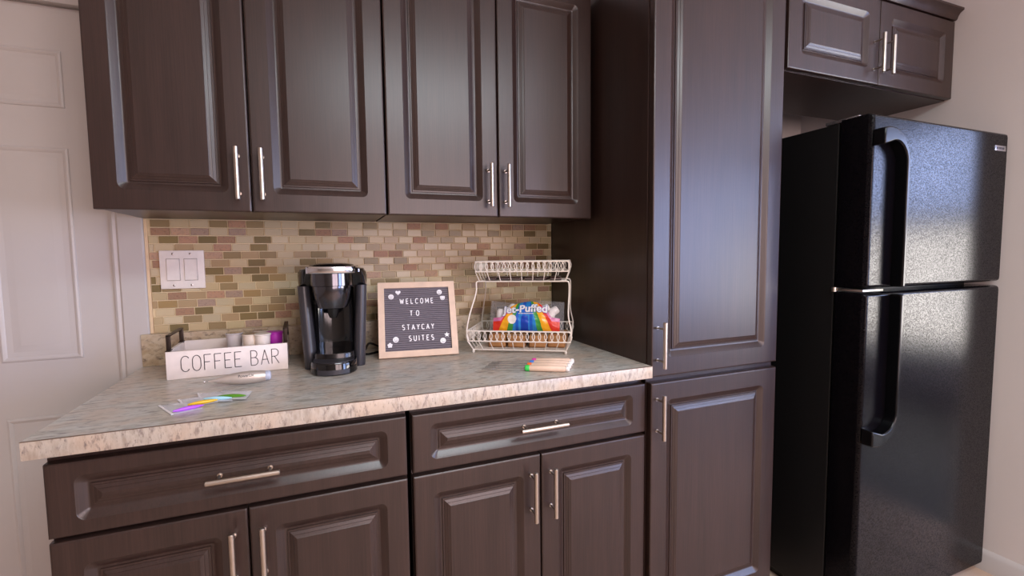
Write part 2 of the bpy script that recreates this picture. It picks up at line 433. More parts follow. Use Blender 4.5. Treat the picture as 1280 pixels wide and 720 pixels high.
# cabinet over the fridge with crown
YF = -.62; loc = (1.935, 0, 1.84)
t = cab('fridge_top_cabinet', 'short dark brown two-door cabinet with crown moulding above the black fridge', loc)
b = MB(); b.box(1.9095, 2.857, -.597, -.262, 1.8355, 2.17); b.build('cabinet_body', WOOD, t, loc)
for a, b_, px in ((1.943, 2.4005, 2.373), (2.4035, 2.857, 2.4285)):
    d = panel_door(MB(), a, b_, 1.838, 2.133, YF, .021, .06, .052).build('door', WOOD, t, loc); bar_pull(d, loc, px, 1.9355, YF, .136)
pr = [(-.597, 2.137), (-.622, 2.137), (-.626, 2.142), (-.628, 2.150), (-.634, 2.160), (-.642, 2.166), (-.646, 2.168), (-.646, 2.175), (-.597, 2.175)]
MB().loft([[(x, p[0], p[1]) for p in pr] for x in (1.9095, 2.858)]).build('crown_moulding', WOOD, t, loc)
# countertop
t = thing('countertop', 'speckled grey-beige granite-look countertop over the base cabinets', 'countertop', (0, 0, .879))
MB().box(.0, 1.394, -.6445, -.001, .880, .914).build('slab', GTOP, t, (0, 0, .879))
MB().box(.0, 1.394, -.648, -.6447, .8795, .9138, .001).build('front_edge', GEDGE, t, (0, 0, .879))['label'] = 'pinkish speckled front edge strip'
MB().box(.0, 1.394, -.6484, -.6440, .9137, .9145).build('edge_seam', plain('seam_brown', (104, 84, 66), .5), t, (0, 0, .879))['label'] = 'thin dark seam line along the top of the front edge'
t = tag(MB().box(.0, 1.3935, -.02, -.001, .9142, 1.013, .002).build('granite_backsplash', GLIP), 'low speckled granite backsplash strip under the mosaic tile', 'backsplash')
# light switch
loc = (.1145, -.0045, 1.2075)
t = thing('light_switch', 'white double rocker light switch on the mosaic tile', 'light switch', loc)
def xz(b, cx, cz, wd, ht, y0, y1, bev): b.box(cx - wd / 2, cx + wd / 2, y0, y1, cz - ht / 2, cz + ht / 2, bev)
b = MB(); xz(b, 0, 0, .1175, .1185, -.006, 0, .0025); b.build('wall_plate', WHITEP, t)
for sx in (-.0235, .0225):
    fr = MB(); xz(fr, sx, 0, .0355, .0685, -.0068, -.004, .0006); frm = fr.build('rocker_frame', CHARC if 0 else colour('rocker_shadow_gap', (168, 158, 150)), t)
    k = MB(); k.add([(sx - .0163, -.0068, -.0325), (sx + .0163, -.0068, -.0325), (sx + .0163, -.0068, .0325), (sx - .0163, -.0068, .0325),
                     (sx - .0160, -.0112, -.0322), (sx + .0160, -.0112, -.0322), (sx + .0160, -.0082, .0322), (sx - .0160, -.0082, .0322)],
                    [(4, 5, 6, 7), (0, 1, 5, 4), (1, 2, 6, 5), (2, 3, 7, 6), (3, 0, 4, 7), (0, 3, 2, 1)]); k.build('rocker', WHITEP, t)
    for sz in (-.0485, .0485):
        s_ = MB(); s_.lathe([(.0032, -.006), (.0032, -.0068), (.002, -.0074)], (sx, 0, sz), 'Y', 12); s_.build('screw', FOIL, t)

# ------------------------------------------------------------------ refrigerator
loc = (2.45, -.4, 0)
t = thing('refrigerator', 'black textured top-freezer refrigerator beside the pantry', 'refrigerator', loc)
FX0, FX1, FY = 2.068, 2.831, -.81
MB().box(FX0 + .004, FX1 - .004, -.708, -.075, .035, 1.650, .006).build('fridge_body', BLACKM, t, loc)
MB().box(FX0 + .02, FX1 - .02, -.70, -.69, .012, .05, .002).box(FX0 + .03, FX1 - .03, -.60, -.10, 0, .036).build('kick_grille', BLACK, t, loc)
def fdoor(name, z0, z1):
    b = MB(); rings = []
    for r, yy in ((.0, -.716), (0, FY + .018), (.002, FY + .009), (.006, FY + .003), (.012, FY)):
        rings.append([(p[0], yy, p[1]) for p in rrect(FX0 + r, FX1 - r, z0 + r, z1 - r, .006)])
    b.loft(rings); d = b.build(name, FRIDGE, t, loc, smooth=50)
    MB().box(FX0 + .012, FX1 - .012, -.716, -.707, z0 + .01, z1 - .01).build('door_gasket', BLACKM, d, loc)
    return d
fz = fdoor('freezer_door', 1.1235, 1.657); fr = fdoor('fresh_food_door', .037, 1.1095)
def arc(cx, cz, rx, rz, a0, a1, n=8): return [(cx + rx * math.cos(R(a0 + (a1 - a0) * k / n)), cz + rz * math.sin(R(a0 + (a1 - a0) * k / n))) for k in range(n + 1)]
def fhandle(d, zend, zc, s):
    ox = [(FX0 + .004, zc + s * .0)] if 0 else []
    outer = [(FX0 + .003, zc)] + arc(2.105, zc - s * .11, .094, .115, s * 98, 0, 12) + [(2.199, zend)]
    inner = [(2.184, zend)] + arc(2.125, zc - s * .095, .059, .060, 0, s * 98, 12) + [(FX0 + .003, zc - s * .050)]
    pts = outer + inner
    b = MB(); b.loft([[(p[0], y, p[1]) for p in pts] for y in (FY + .002, FY - .034)])
    return b.build('door_handle', BLACKH, d, loc, smooth=40, bevel=.004)
fhandle(fz, 1.127, 1.605, 1); fhandle(fr, 1.104, .634, -1)
b = MB(); b.box(FX0 + .0, FX0 + .10, -.80, -.70, 1.113, 1.120, .001); b.lathe([(.0075, 1.1095), (.0075, 1.1235)], (FX0 - .001, -.712, 0), 'Z', 14); b.build('middle_hinge', STEEL, t, loc)
b = MB(); b.box(FX0 + .006, FX0 + .07, -.765, -.66, 1.6505, 1.661, .002); b.build('top_hinge', FOIL, t, loc)
b = MB(); b.box(2.738, 2.808, FY - .0015, FY + .001, 1.590, 1.609, .0006); bd = b.build('badge', FOIL, fz, loc)
b = MB()
for k, wd in enumerate((.006, .004, .007, .004, .006, .005)): b.box(2.746 + k * .009, 2.746 + k * .009 + wd, FY - .0019, FY - .001, 1.596, 1.603)
b.build('badge_lettering', CHARC, bd, loc)

# ------------------------------------------------------------------ stroke lettering
def A(cx, cy_, rx, ry, a0, a1, n=9): return [(cx + rx * math.cos(R(a0 + (a1 - a0) * k / n)), cy_ + ry * math.sin(R(a0 + (a1 - a0) * k / n))) for k in range(n + 1)]
GLY = {  # letters in a box 0..w, 0..1
    'A': (.62, [[(0, 0), (.31, 1), (.62, 0)], [(.11, .34), (.51, .34)]]),
    'B': (.56, [[(0, 0), (0, 1)], [(0, 1), (.25, 1)] + A(.25, .76, .25, .24, 90, -90) + [(0, .52)], [(0, .52), (.28, .52)] + A(.28, .26, .28, .26, 90, -90) + [(0, 0)]]),
    'C': (.58, [A(.32, .66, .32, .34, 35, 180) + A(.32, .34, .32, .34, 180, 325)]),
    'E': (.52, [[(.52, 1), (0, 1), (0, 0), (.52, 0)], [(0, .52), (.42, .52)]]),
    'F': (.52, [[(.52, 1), (0, 1), (0, 0)], [(0, .52), (.42, .52)]]),
    'I': (.0, [[(0, 0), (0, 1)]]),
    'L': (.50, [[(0, 1), (0, 0), (.50, 0)]]),
    'M': (.72, [[(0, 0), (0, 1), (.36, .25), (.72, 1), (.72, 0)]]),
    'O': (.62, [A(.31, .66, .31, .34, 0, 180) + A(.31, .34, .31, .34, 180, 360) + [(.62, .66)]]),
    'R': (.58, [[(0, 0), (0, 1)], [(0, 1), (.28, 1)] + A(.28, .75, .28, .25, 90, -90) + [(0, .50)], [(.22, .50), (.58, 0)]]),
    'S': (.52, [A(.26, .75, .26, .25, 40, 270, 10) + A(.26, .25, .26, .25, 90, -140, 10)]),
    'T': (.60, [[(0, 1), (.60, 1)], [(.30, 1), (.30, 0)]]),
    'U': (.60, [[(0, 1), (0, .3)] + A(.30, .30, .30, .30, 180, 360) + [(.60, 1)]]),
    'W': (.86, [[(0, 1), (.22, 0), (.43, .85), (.64, 0), (.86, 1)]]),
    'Y': (.60, [[(0, 1), (.30, .48), (.60, 1)], [(.30, .48), (.30, 0)]]),
    ' ': (.30, []),
}
def letter_mesh(mb, ch, x, z, h, wscale, r, y, lean=0):
    for st in GLY[ch][1]:
        P = [Vector((x + p[0] * h * wscale, y, z + p[1] * h + lean * p[0])) for p in st]; P = [q for i, q in enumerate(P) if i == 0 or (q - P[i - 1]).length > 1e-6]; run = [P[0]]
        for i in range(1, len(P)):
            run.append(P[i])
            if i == len(P) - 1 or (P[i] - P[i - 1]).angle(P[i + 1] - P[i]) > .7:
                mb.tube(run, r, 6, flat=(0, 1, 0)); run = [P[i]]
def text_width(s, h, wscale, gap): return sum(GLY[c][0] * h * wscale + gap for c in s) - gap

# ------------------------------------------------------------------ coffee bar box (local frame: origin front-left bottom corner)
loc = (.1175, -.2405, .9145)
t = thing('wooden_tray_box', 'whitewashed wooden box lettered COFFEE BAR on the counter', 'box', loc, math.atan2(.0115, .295))
BW, BD, BH = .2955, .196, .0765
b = MB(); b.box(0, BW, 0, .009, 0, BH, .001); b.build('front_board', BOXW, t)
b = MB(); b.box(0, BW, BD - .009, BD, 0, BH, .001); b.build('back_board', BOXW, t)
for x in (0, BW - .009): MB().box(x, x + .009, .0092, BD - .0092, 0, BH, .001).build('side_board', BOXW, t)
MB().box(.0092, BW - .0092, .0092, BD - .0092, 0.001, .008).build('bottom_board', BOXW, t)
for x in (.0045, BW - .0045):
    b = MB(); p = [(x, .020, BH - .001), (x, .020, BH + .041), (x, .172, BH + .041), (x, .172, BH - .001)]
    def strap(b, q0, q1):
        (a0, a1, a2), (c0, c1, c2) = q0, q1
        b.box(x - .0055, x + .0055, min(a1, c1) - .002, max(a1, c1) + .002, min(a2, c2) - .002, max(a2, c2) + .002, .0006)
    for q in range(3): strap(b, p[q], p[q + 1])
    b.box(x - .0055, x + .0055, .004, .034, BH, BH + .0025); b.box(x - .0055, x + .0055, .158, .188, BH, BH + .0025)
    b.build('strap_handle', BRONZE, t)
x = .034
for i, ch in enumerate('COFFEE BAR'):
    wl = GLY[ch][0] * .043 * .74
    if ch != ' ':
        b = MB(); letter_mesh(b, ch, x, .0195, .0425, .74, .00115, -.0003); b.build('letter', INK, t)
    x += wl + (.0078 if ch != ' ' else .006)
# cups inside the box
cp = thing('coffee_pod', 'grey printed single-serve cup standing leftmost in the box', 'cup', (0, 0, 0), 0, 'cups in the coffee bar box')
b = MB(); b.lathe([(.0165, 0), (.0165, .001), (.0215, .088), (.0235, .089), (.0238, .0915), (.0225, .0925)], n=28, caps=True); b.build('cup', colour('pod_grey', (198, 192, 194), .35), cp)
b = MB(); b.lathe([(.0222, .0926), (.0215, .0931), (.001, .0931)], n=28); b.build('lid', FOIL, cp)
CUPZ = .9235
cp.location = (.262, -.120, CUPZ)
for (x, y, lb, mt) in ((.3115, -.165, 'cream single-serve cup second from the left in the box', colour('pod_cream', (226, 212, 196))),
                       (.331, -.098, 'beige single-serve cup behind the others at the back of the box', colour('pod_beige', (196, 182, 170))),
                       (.3440, -.178, 'white single-serve cup between the cream and the purple one in the box', colour('pod_white', (232, 222, 212))),
                       (.3745, -.150, 'bright purple single-serve cup at the right end of the box', colour('pod_purple', (166, 38, 164)))):
    c = dup(cp, (x, y, CUPZ), (0, 0, 0), lb)
    for ch in c.children:
        if ch.name.startswith('cup'): ch.data = ch.data.copy(); ch.data.materials[0] = mt
        elif 'purple' in lb: ch.data = ch.data.copy(); ch.data.materials[0] = mt

# ------------------------------------------------------------------ coffee maker (front faces local -Y)
loc = (.543, -.262, .9143)
t = thing('coffee_maker', 'black single-serve pod coffee maker with silver lid band', 'coffee maker', loc, R(-4))
def horseshoe(hw, yb, yf, iw, yi, n=10):
    """U-shaped plan outline, open to the front; hw/iw outer/inner half width"""
    pts = []
    rb = .055
    for k in range(n + 1): a = R(0 + 90 * k / n); pts.append((hw - rb + rb * math.cos(a), yb - rb + rb * math.sin(a)))
    for k in range(n + 1): a = R(90 + 90 * k / n); pts.append((-hw + rb + rb * math.cos(a), yb - rb + rb * math.sin(a)))
    ct = (hw - iw) / 2; cx = (hw + iw) / 2
    for k in range(n + 1): a = R(180 + 180 * k / n); pts.append((-cx + ct * math.cos(a), yf + ct * 1.2 * math.sin(a)))
    pts.append((-iw, yi)); pts.append((iw, yi))
    for k in range(n + 1): a = R(180 + 180 * k / n); pts.append((cx + ct * math.cos(a), yf + ct * 1.2 * math.sin(a)))
    return pts
rings = []
for z, hw in ((0, .0840), (.002, .0850), (.10, .0895), (.20, .0945), (.243, .0965)):
    rings.append([(p[0], p[1], z) for p in horseshoe(hw, .135, .004, hw - .0335, .052)])
MB().loft(rings).build('housing', CHARC, t)
# shoulders / head housing
def sup(hx, y0, y1, z, e=3.0, n=40):
    cy_ = (y0 + y1) / 2; hy = (y1 - y0) / 2; o = []
    for k in range(n):
        a = 2 * math.pi * k / n; c, s_ = math.cos(a), math.sin(a)
        o.append((hx * math.copysign(abs(c) ** (2 / e), c), cy_ + hy * math.copysign(abs(s_) ** (2 / e), s_), z))
    return o
b = MB(); b.loft([sup(.0968, -.024, .1355, .2435), sup(.0975, -.029, .136, .252), sup(.0978, -.035, .136, .270), sup(.0955, -.05, .135, .283), sup(.089, -.06, .128, .292), sup(.074, -.06, .115, .297)])
b.build('head_housing', BLACKG, t)
b = MB(); b.loft([sup(.066, -.078, .085, .2965, 2.4), sup(.066, -.080, .085, .300, 2.4), sup(.058, -.07, .075, .305, 2.4), sup(.036, -.045, .05, .3085, 2.4), sup(.01, -.01, .01, .3095, 2.4)]); b.build('lid', BLACK, t)
# silver band across the lid front
rg = []
for k in range(25):
    a = R(200 + 140 * k / 24); x, y = .0645 * math.cos(a) / math.cos(R(20)), .035 * math.sin(a)
    yy = -.058 + y; nx, ny = 0, 1
    rg.append([(x, yy, .2815), (x, yy - .002, .2855), (x, yy - .002, .2955), (x, yy, .3000), (x * .97, yy + .012, .3010), (x * .97, yy + .012, .2815)])
MB().loft(rg).build('lid_band', CHROME, t)['label'] = 'silver curved band'
b = MB(); b.lathe([(.0565, .2815), (.0575, .280), (.0575, .246), (.0555, .2445)], (0, -.032, 0), n=40); b.build('brew_head', SMOKE, t)
b = MB(); b.lathe([(.0525, .2443), (.0525, .236), (.049, .212), (.043, .190), (.0395, .182), (.034, .180)], (0, -.032, 0), n=40); b.build('pod_holder', SMOKE, t)
b = MB(); b.lathe([(.018, .1795), (.014, .160), (.010, .150)], (0, -.02, 0), n=20); b.build('spout', BLACK, t)
# cavity back panel, base block and drip tray
rg = []
for z in (.048, .236): rg.append([(.0575 * math.sin(R(-88 + 176 * k / 20)), .0165 + .032 * math.cos(R(-88 + 176 * k / 20)), z) for k in range(21)] + [(.0575, .0505, z), (-.0575, .0505, z)])
MB().loft(rg).build('back_panel', BLACKG, t)
rg = []
for z, k_ in ((0, .985), (.046, 1), (.050, .96)): rg.append([(.0545 * k_ * math.cos(R(180 + 180 * q / 20)), -.028 + .03 * math.sin(R(180 + 180 * q / 20)) * k_, z) for q in range(21)] + [(.0545 * k_, .045, z), (-.0545 * k_, .045, z)])
MB().loft(rg).build('base_block', BLACK, t)
rg = []
for z, k_ in ((0.001, .965), (.004, 1.0), (.031, 1.0), (.0345, .97)): rg.append([(.0620 * k_ * math.cos(R(180 + 180 * q / 28)), -.064 + .056 * k_ * math.sin(R(180 + 180 * q / 28)), z) for q in range(29)] + [(.062 * k_, -.03, z), (-.062 * k_, -.03, z)])
tr = MB().loft(rg).build('drip_tray', BLACKG, t)
rg = []
for z in (.0346, .0362): rg.append([(.055 * math.cos(R(180 + 180 * q / 28)), -.064 + .048 * math.sin(R(180 + 180 * q / 28)), z) for q in range(29)] + [(.055, -.036, z), (-.055, -.036, z)])
MB().loft(rg).build('tray_grate', CHARC, tr)
rg = []
for k in range(15):
    a = R(228 + 84 * k / 14); x, y = .0632 * math.cos(a), -.064 + .0572 * math.sin(a)
    rg.append([(x, y, .003), (x, y - .0008, .004), (x, y - .0008, .0155), (x, y + .0, .0165), (x * .95, y + .004, .0165), (x * .95, y + .004, .003)])
MB().loft(rg).build('tray_grip', CHARC, tr)
for k in range(3):
    b = MB(); b.lathe([(.0022, .2835), (.0022, .2915), (.0012, .292)], (.0745 - k * .001, -.040 + k * .016, .0), n=12); b.build('indicator_button', FOIL, t)
# power cord
pth = [(.638, -.150, .9385), (.650, -.120, .950), (.664, -.100, .946), (.683, -.085, .934), (.705, -.075, .921), (.715, -.085, .9185), (.700, -.105, .9185), (.670, -.120, .9185), (.645, -.135, .9185), (.620, -.110, .9185)]
def smoothp(p, n=6):
    P = [Vector(q) for q in p]; P = [P[0]] + P + [P[-1]]; o = []
    for i in range(1, len(P) - 2):
        for k in range(n):
            u = k / n; a, b_, c, d = P[i - 1], P[i], P[i + 1], P[i + 2]
            o.append(.5 * ((2 * b_) + (c - a) * u + (2 * a - 5 * b_ + 4 * c - d) * u * u + (3 * b_ - a - 3 * c + d) * u ** 3))
    o.append(P[-2]); return o
M_ = Matrix.Translation(loc) @ Matrix.Rotation(R(-4), 4, 'Z'); Mi = M_.inverted()
MB().tube([Mi @ p for p in smoothp(pth)], .0038, 8).build('power_cord', BLACK, t)

# ------------------------------------------------------------------ letter board (local X along the board, Z up its face, leaning back)
th = math.atan2(-.032, .252); lean = math.asin(.095 / .254)
t = thing('letter_board', 'grey felt letter board in pale wood frame reading WELCOME TO STAYCAY SUITES', 'sign', (.672, -.2245, .9185))
t.rotation_mode = 'XYZ'; t.rotation_euler = (-lean, 0, th)
LB = .254; FW = .0205
b = MB(); o = [(0, 0), (LB, 0), (LB, LB), (0, LB)]; i_ = [(FW, FW), (LB - FW, FW), (LB - FW, LB - FW), (FW, LB - FW)]
rg = []
for sh, y in ((0, .010), (0, .001), (.0008, 0)): rg.append([(p[0] + (sh if p[0] == 0 else -sh), y, p[1] + (sh if p[1] == 0 else -sh)) for p in o])
rg.append([(p[0], 0, p[1]) for p in i_]); rg.append([(p[0], .010, p[1]) for p in i_]); rg.append(rg[0])
b.loft(rg, False, False); b.build('frame', LWOOD, t)
rg = []; nl = 31; z0, z1 = FW - .002, LB - FW + .002
for k in range(nl):
    zz = z0 + (z1 - z0) * k / nl; p = (z1 - z0) / nl
    for dz, y in ((0, .0085), (.18, .0052), (.82, .0052), (1.0, .0085)): rg.append([(FW - .002, y, zz + dz * p), (LB - FW + .002, y, zz + dz * p)])
b = MB(); b.loft([[q[0], q[1]] for q in rg], False, False, closed=False); b.box(FW - .002, LB - FW + .002, .0088, .0099, z0, z1); b.build('felt_panel', FELT, t, smooth=20)
for x in (.06, .19): MB().tube([(x, .0125, .20), (x, .130, .0575)], .003, 8).build('rear_leg', LWOOD, t)
def put_text(s, u0, u1, v, h):
    n = len(s); wtot = (u1 - u0) * LB; nat = sum(GLY[c][0] for c in s)
    ws = .80; gap = (wtot - nat * h * ws) / (n - 1); x = u0 * LB
    for c in s:
        b = MB(); letter_mesh(b, c, x, LB * (1 - v) - h / 2, h, ws, .0016, .0042); b.build('letter', LETW, t); x += GLY[c][0] * h * ws + gap
put_text('WELCOME', .280, .708, .262, .0165); put_text('TO', .402, .515, .427, .0165)
put_text('STAYCAY', .300, .700, .612, .0165); put_text('SUITES', .378, .690, .760, .0165)
def disc(name, u, v, r, face=True, shape=None):
    cx, cz = u * LB, LB * (1 - v)
    pts = shape(cx, cz, r) if shape else [(cx + r * math.cos(2 * math.pi * k / 24), cz + r * math.sin(2 * math.pi * k / 24)) for k in range(24)]
    b = MB(); b.loft([[(p[0], y, p[1]) for p in pts] for y in (.0052, .0034)]); d = b.build(name, LETW, t)
    if face:
        f = MB()
        for sx in (-1, 1): f.lathe([(r * .13, .0032), (r * .13, .0040)], (cx + sx * r * .36, 0, cz + r * .22), 'Y', 10)
        f.tube([(cx + r * .5 * math.cos(R(a)), .0034, cz - r * .08 + r * .5 * math.sin(R(a))) for a in range(200, 341, 20)], r * .09, 6); f.build('face_marks', FELT, d)
def heart(cx, cz, r): return [(cx + r * .062 * 16 * math.sin(a) ** 3, cz + r * .062 * (13 * math.cos(a) - 5 * math.cos(2 * a) - 2 * math.cos(3 * a) - math.cos(4 * a))) for a in [2 * math.pi * k / 32 for k in range(32)]]
def star(cx, cz, r): return [(cx + r * (1 if k % 2 == 0 else .45) * math.cos(R(90 + 36 * k)), cz + r * (1 if k % 2 == 0 else .45) * math.sin(R(90 + 36 * k))) for k in range(10)]
def hexa(cx, cz, r): return [(cx + r * (.88 + .12 * math.cos(5 * a)) * math.sin(a), cz + r * (.88 + .12 * math.cos(5 * a)) * math.cos(a)) for a in [2 * math.pi * k / 40 for k in range(40)]]
def ears(cx, cz, r):
    o = []
    for k in range(48):
        a = 2 * math.pi * k / 48
        q = r * (.86 + .30 * sum(math.exp(-((math.degrees(a) - c) / 17) ** 2) for c in (35, 145)) - .06 * math.exp(-((math.degrees(a) - 90) / 25) ** 2)); o.append((cx + q * math.cos(a), cz + q * math.sin(a)))
    return o
disc('heart_tile', .258, .140, .0086, False, heart); disc('smiley_tile', .168, .195, .0088)
disc('smiley_tile', .797, .150, .0086); disc('monkey_face_tile', .835, .233, .0086, True, ears)
disc('smiley_tile', .212, .768, .0092); disc('flower_tile', .138, .838, .0086, False, hexa)
disc('star_tile', .862, .735, .0092, False, star); disc('smiley_tile', .808, .812, .0090)

# ------------------------------------------------------------------ two-tier wire basket (local X along its front, Y back)
RA = math.atan2(-.16, .271); RO = (.980, -.2365, .9142)
t = thing('wire_basket_stand', 'white two-tier wire basket stand in the counter corner', 'basket', RO, RA)
FWd, FDp = .310, .205
def rect(x0, x1, y0, y1, z): return [(x0, y0, z), (x1, y0, z), (x1, y1, z), (x0, y1, z)]
def basket(nm, bx, by, zb, zm, zt, fl, pitch, depth):
    """bx,by = base corner start; base rect grows by fl to the rim"""
    (x0, x1), (y0, y1) = bx, by
    p = MB()
    base = rect(x0, x1, y0, y1, zb); rim = rect(x0 - fl, x1 + fl, y0 - fl, y1 + fl, zt); mid = rect(x0 - fl, x1 + fl, y0 - fl, y1 + fl, zm)
    p.tube(base, .0021, 6, True); p.tube(mid, .0021, 6, True); p.tube(rim, .0024, 6, True)
    bk = p.build(nm, WHITEW, t)
    def side(a, b_, c, d, n):
        for k in range(n):
            u = k / n; A_ = Vector(a).lerp(Vector(b_), u); B_ = Vector(c).lerp(Vector(d), u); MB().tube([A_, A_.lerp(B_, .5), B_], .0014, 5).build('upright_wire', WHITEW, bk)
    nx = round((x1 - x0) / (pitch * 1.0)); ny = max(3, round((y1 - y0) / pitch))
    for q, n in ((0, nx), (1, ny), (2, nx), (3, ny)): side(base[q], base[(q + 1) % 4], mid[q], mid[(q + 1) % 4], n)
    fl_ = MB()
    for k in range(1, ny * 2):
        y = y0 + (y1 - y0) * k / (ny * 2); fl_.tube([(x0, y, zb), (x1, y, zb)], .0013, 5)
    fl_.build('floor_wires', WHITEW, bk)
    bd = MB(); hh = (zt - zm) / 2; zc = (zt + zm) / 2
    def ovals(a, b_, n):
        a, b_ = Vector(a), Vector(b_); d = (b_ - a); L = d.length; d.normalize(); pt = L / n
        for k in range(n):
            c = a + d * (pt * (k + .5))
            bd.tube([c + d * (pt * .70 * math.cos(2 * math.pi * q / 16)) + Vector((0, 0, hh * math.sin(2 * math.pi * q / 16))) for q in range(16)], .0014, 5, True)
    m4 = rect(x0 - fl, x1 + fl, y0 - fl, y1 + fl, zc); n1 = round((x1 - x0) / .0185); n2 = round((y1 - y0) / .0185)
    for q, n in ((0, n1), (1, n2), (2, n1), (3, n2)): ovals(m4[q], m4[(q + 1) % 4], n)
    bd.build('oval_wire_band', WHITEW, bk)
    return bk
basket('lower_basket', (0, FWd), (0, FDp), .010, .0415, .0755, .0165, .036, 0)
ux0, ux1, uy0, uy1 = .020, .308, .025, .180
basket('upper_basket', (ux0, ux1), (uy0, uy1), .238, .2715, .3045, .012, .036, 0)
for sx in (0, 1):
    for sy_ in (0, 1):
        X0 = FWd if sx else 0; Y0 = FDp if sy_ else 0; e = 1 if sx else -1
        ux = ux1 if sx else ux0; uy = uy1 if sy_ else uy0; f = .0165
        b = MB(); ey = (1 if sy_ else -1)
        path = [(ux - e * .02, uy, .2385), (ux + e * .004, uy, .2385), (ux + e * .012, uy + ey * .001, .232), (ux + e * .013, uy + ey * .003, .20), (X0 + e * f * .55, Y0 + ey * f * .4, .13), (X0 + e * f * 1.05, Y0 + ey * f * .9, .085), (X0 + e * f * 1.1, Y0 + ey * f * .9, .065), (X0 + e * f * .7, Y0 + ey * f * .6, .035), (X0, Y0, .010)]
        b.tube(smoothp(path, 5), .0024, 8); lg = b.build('leg', WHITEW, t)
        b = MB(); b.lathe([(.002, .011), (.0045, .008), (.0048, .004), (.003, .0)], (X0, Y0, 0), n=12); b.build('ball_foot', WHITEW, lg)
M_R = Matrix.Translation(RO) @ Matrix.Rotation(RA, 4, 'Z')
def rk(x, y, z): return tuple(M_R @ Vector((x, y, z)))
# brown packets in the lower basket
ck = thing('brown_packet', 'brown paper packet leftmost in the lower wire basket', 'packet', rk(.075, .10, .0125), RA, 'brown packets in the lower basket')
rg = []
for z, s_, r in ((0, .93, .004), (.004, .99, .006), (.020, 1, .007), (.036, .99, .006), (.040, .94, .004)): rg.append([(p[0], p[1], z) for p in rrect(-.030 * s_, .030 * s_, -.07 * s_, .07 * s_, r)])
MB().loft(rg).build('wrapper', KRAFT, ck)
b = MB(); b.box(-.027, .027, -.0006, .0006, .0402, .044); b.build('seal_fin', KRAFT, ck)
for k, lb in enumerate(('brown paper packet second from left in the lower wire basket', 'brown paper packet third from left in the lower wire basket', 'brown paper packet rightmost in the lower wire basket')):
    dup(ck, rk(.075 + .068 * (k + 1), .10 + .006 * k, .0125), (0, 0, RA + (-.03, .05, -.04)[k]), lb)
# dark flat packets in the upper basket
cc = thing('chocolate_packet', 'dark flat packet at the left end of the upper basket', 'packet', rk(.055, .10, .2402), RA, 'dark packets in the upper basket')
rg = []
for z, s_ in ((0, .92), (.002, 1), (.009, 1), (.011, .92)): rg.append([(p[0], p[1], z) for p in rrect(-.0185 * s_, .0185 * s_, -.055 * s_, .055 * s_, .003)])
MB().loft(rg).build('wrapper', CHOC, cc)
for e in (-1, 1): MB().box(-.0165, .0165, min(e * .0555, e * .064), max(e * .0555, e * .064), .004, .0062).build('foil_end', FOIL, cc)
for k, lb in enumerate(('dark flat packet second from left in the upper basket', 'dark flat packet third from left in the upper basket', 'dark flat packet third from right in the upper basket', 'dark flat packet second from right in the upper basket', 'dark flat packet at the right end of the upper basket')):
    dup(cc, rk(.055 + .0436 * (k + 1), .10 + (.004, -.005, .003, -.003, .002)[k], .2402), (0, 0, RA + (.06, -.05, .04, -.08, .05)[k]), lb)

# marshmallow bag resting on the packets, tilted back
BWd, BHt = .262, .112
bagM = Matrix.Translation(rk(.170, .080, .058)) @ Matrix.Rotation(RA, 4, 'Z') @ Matrix.Rotation(R(-24), 4, 'X')
t = thing('marshmallow_bag', 'clear marshmallow bag with rainbow print in the lower basket', 'bag')
t.matrix_world = bagM; t.location = bagM.to_translation(); t.rotation_euler = bagM.to_euler()
def bulge(x, z):
    u = min(1, abs(2 * x / BWd)); v = min(1, abs(2 * z / BHt - 1))
    return .030 * max(0, 1 - u ** 3.2) ** .8 * max(0, 1 - v ** 2.6) ** .7 + .0008
def top_edge(x): return .046 + .062 * max(0, 1 - (abs(x) / .088) ** 2.2)
def print_col(x, z):
    v = z / BHt; s_ = abs(x + .004) / (.45 + .80 * (1 - v))
    s_ += .0008 * math.sin(14 * v)
    e = top_edge(x) - z
    if e < .012 and abs(x) > .055: return (214, 120, 168)
    if abs(math.hypot((x + .048), (z - .040) * .9)) < .015: return (238, 232, 226)
    if s_ < .012 and z < .05: return (24, 66, 176)
    if s_ < .036: return (44, 132, 206) if (math.sin(x * 260) > -.2) else (28, 92, 196)
    if s_ < .052: return (64, 148, 66)
    if s_ < .076: return (242, 172, 36)
    if s_ < .120: return (222, 58, 40)
    return (206, 86, 96)
nx, nz = 200, 80
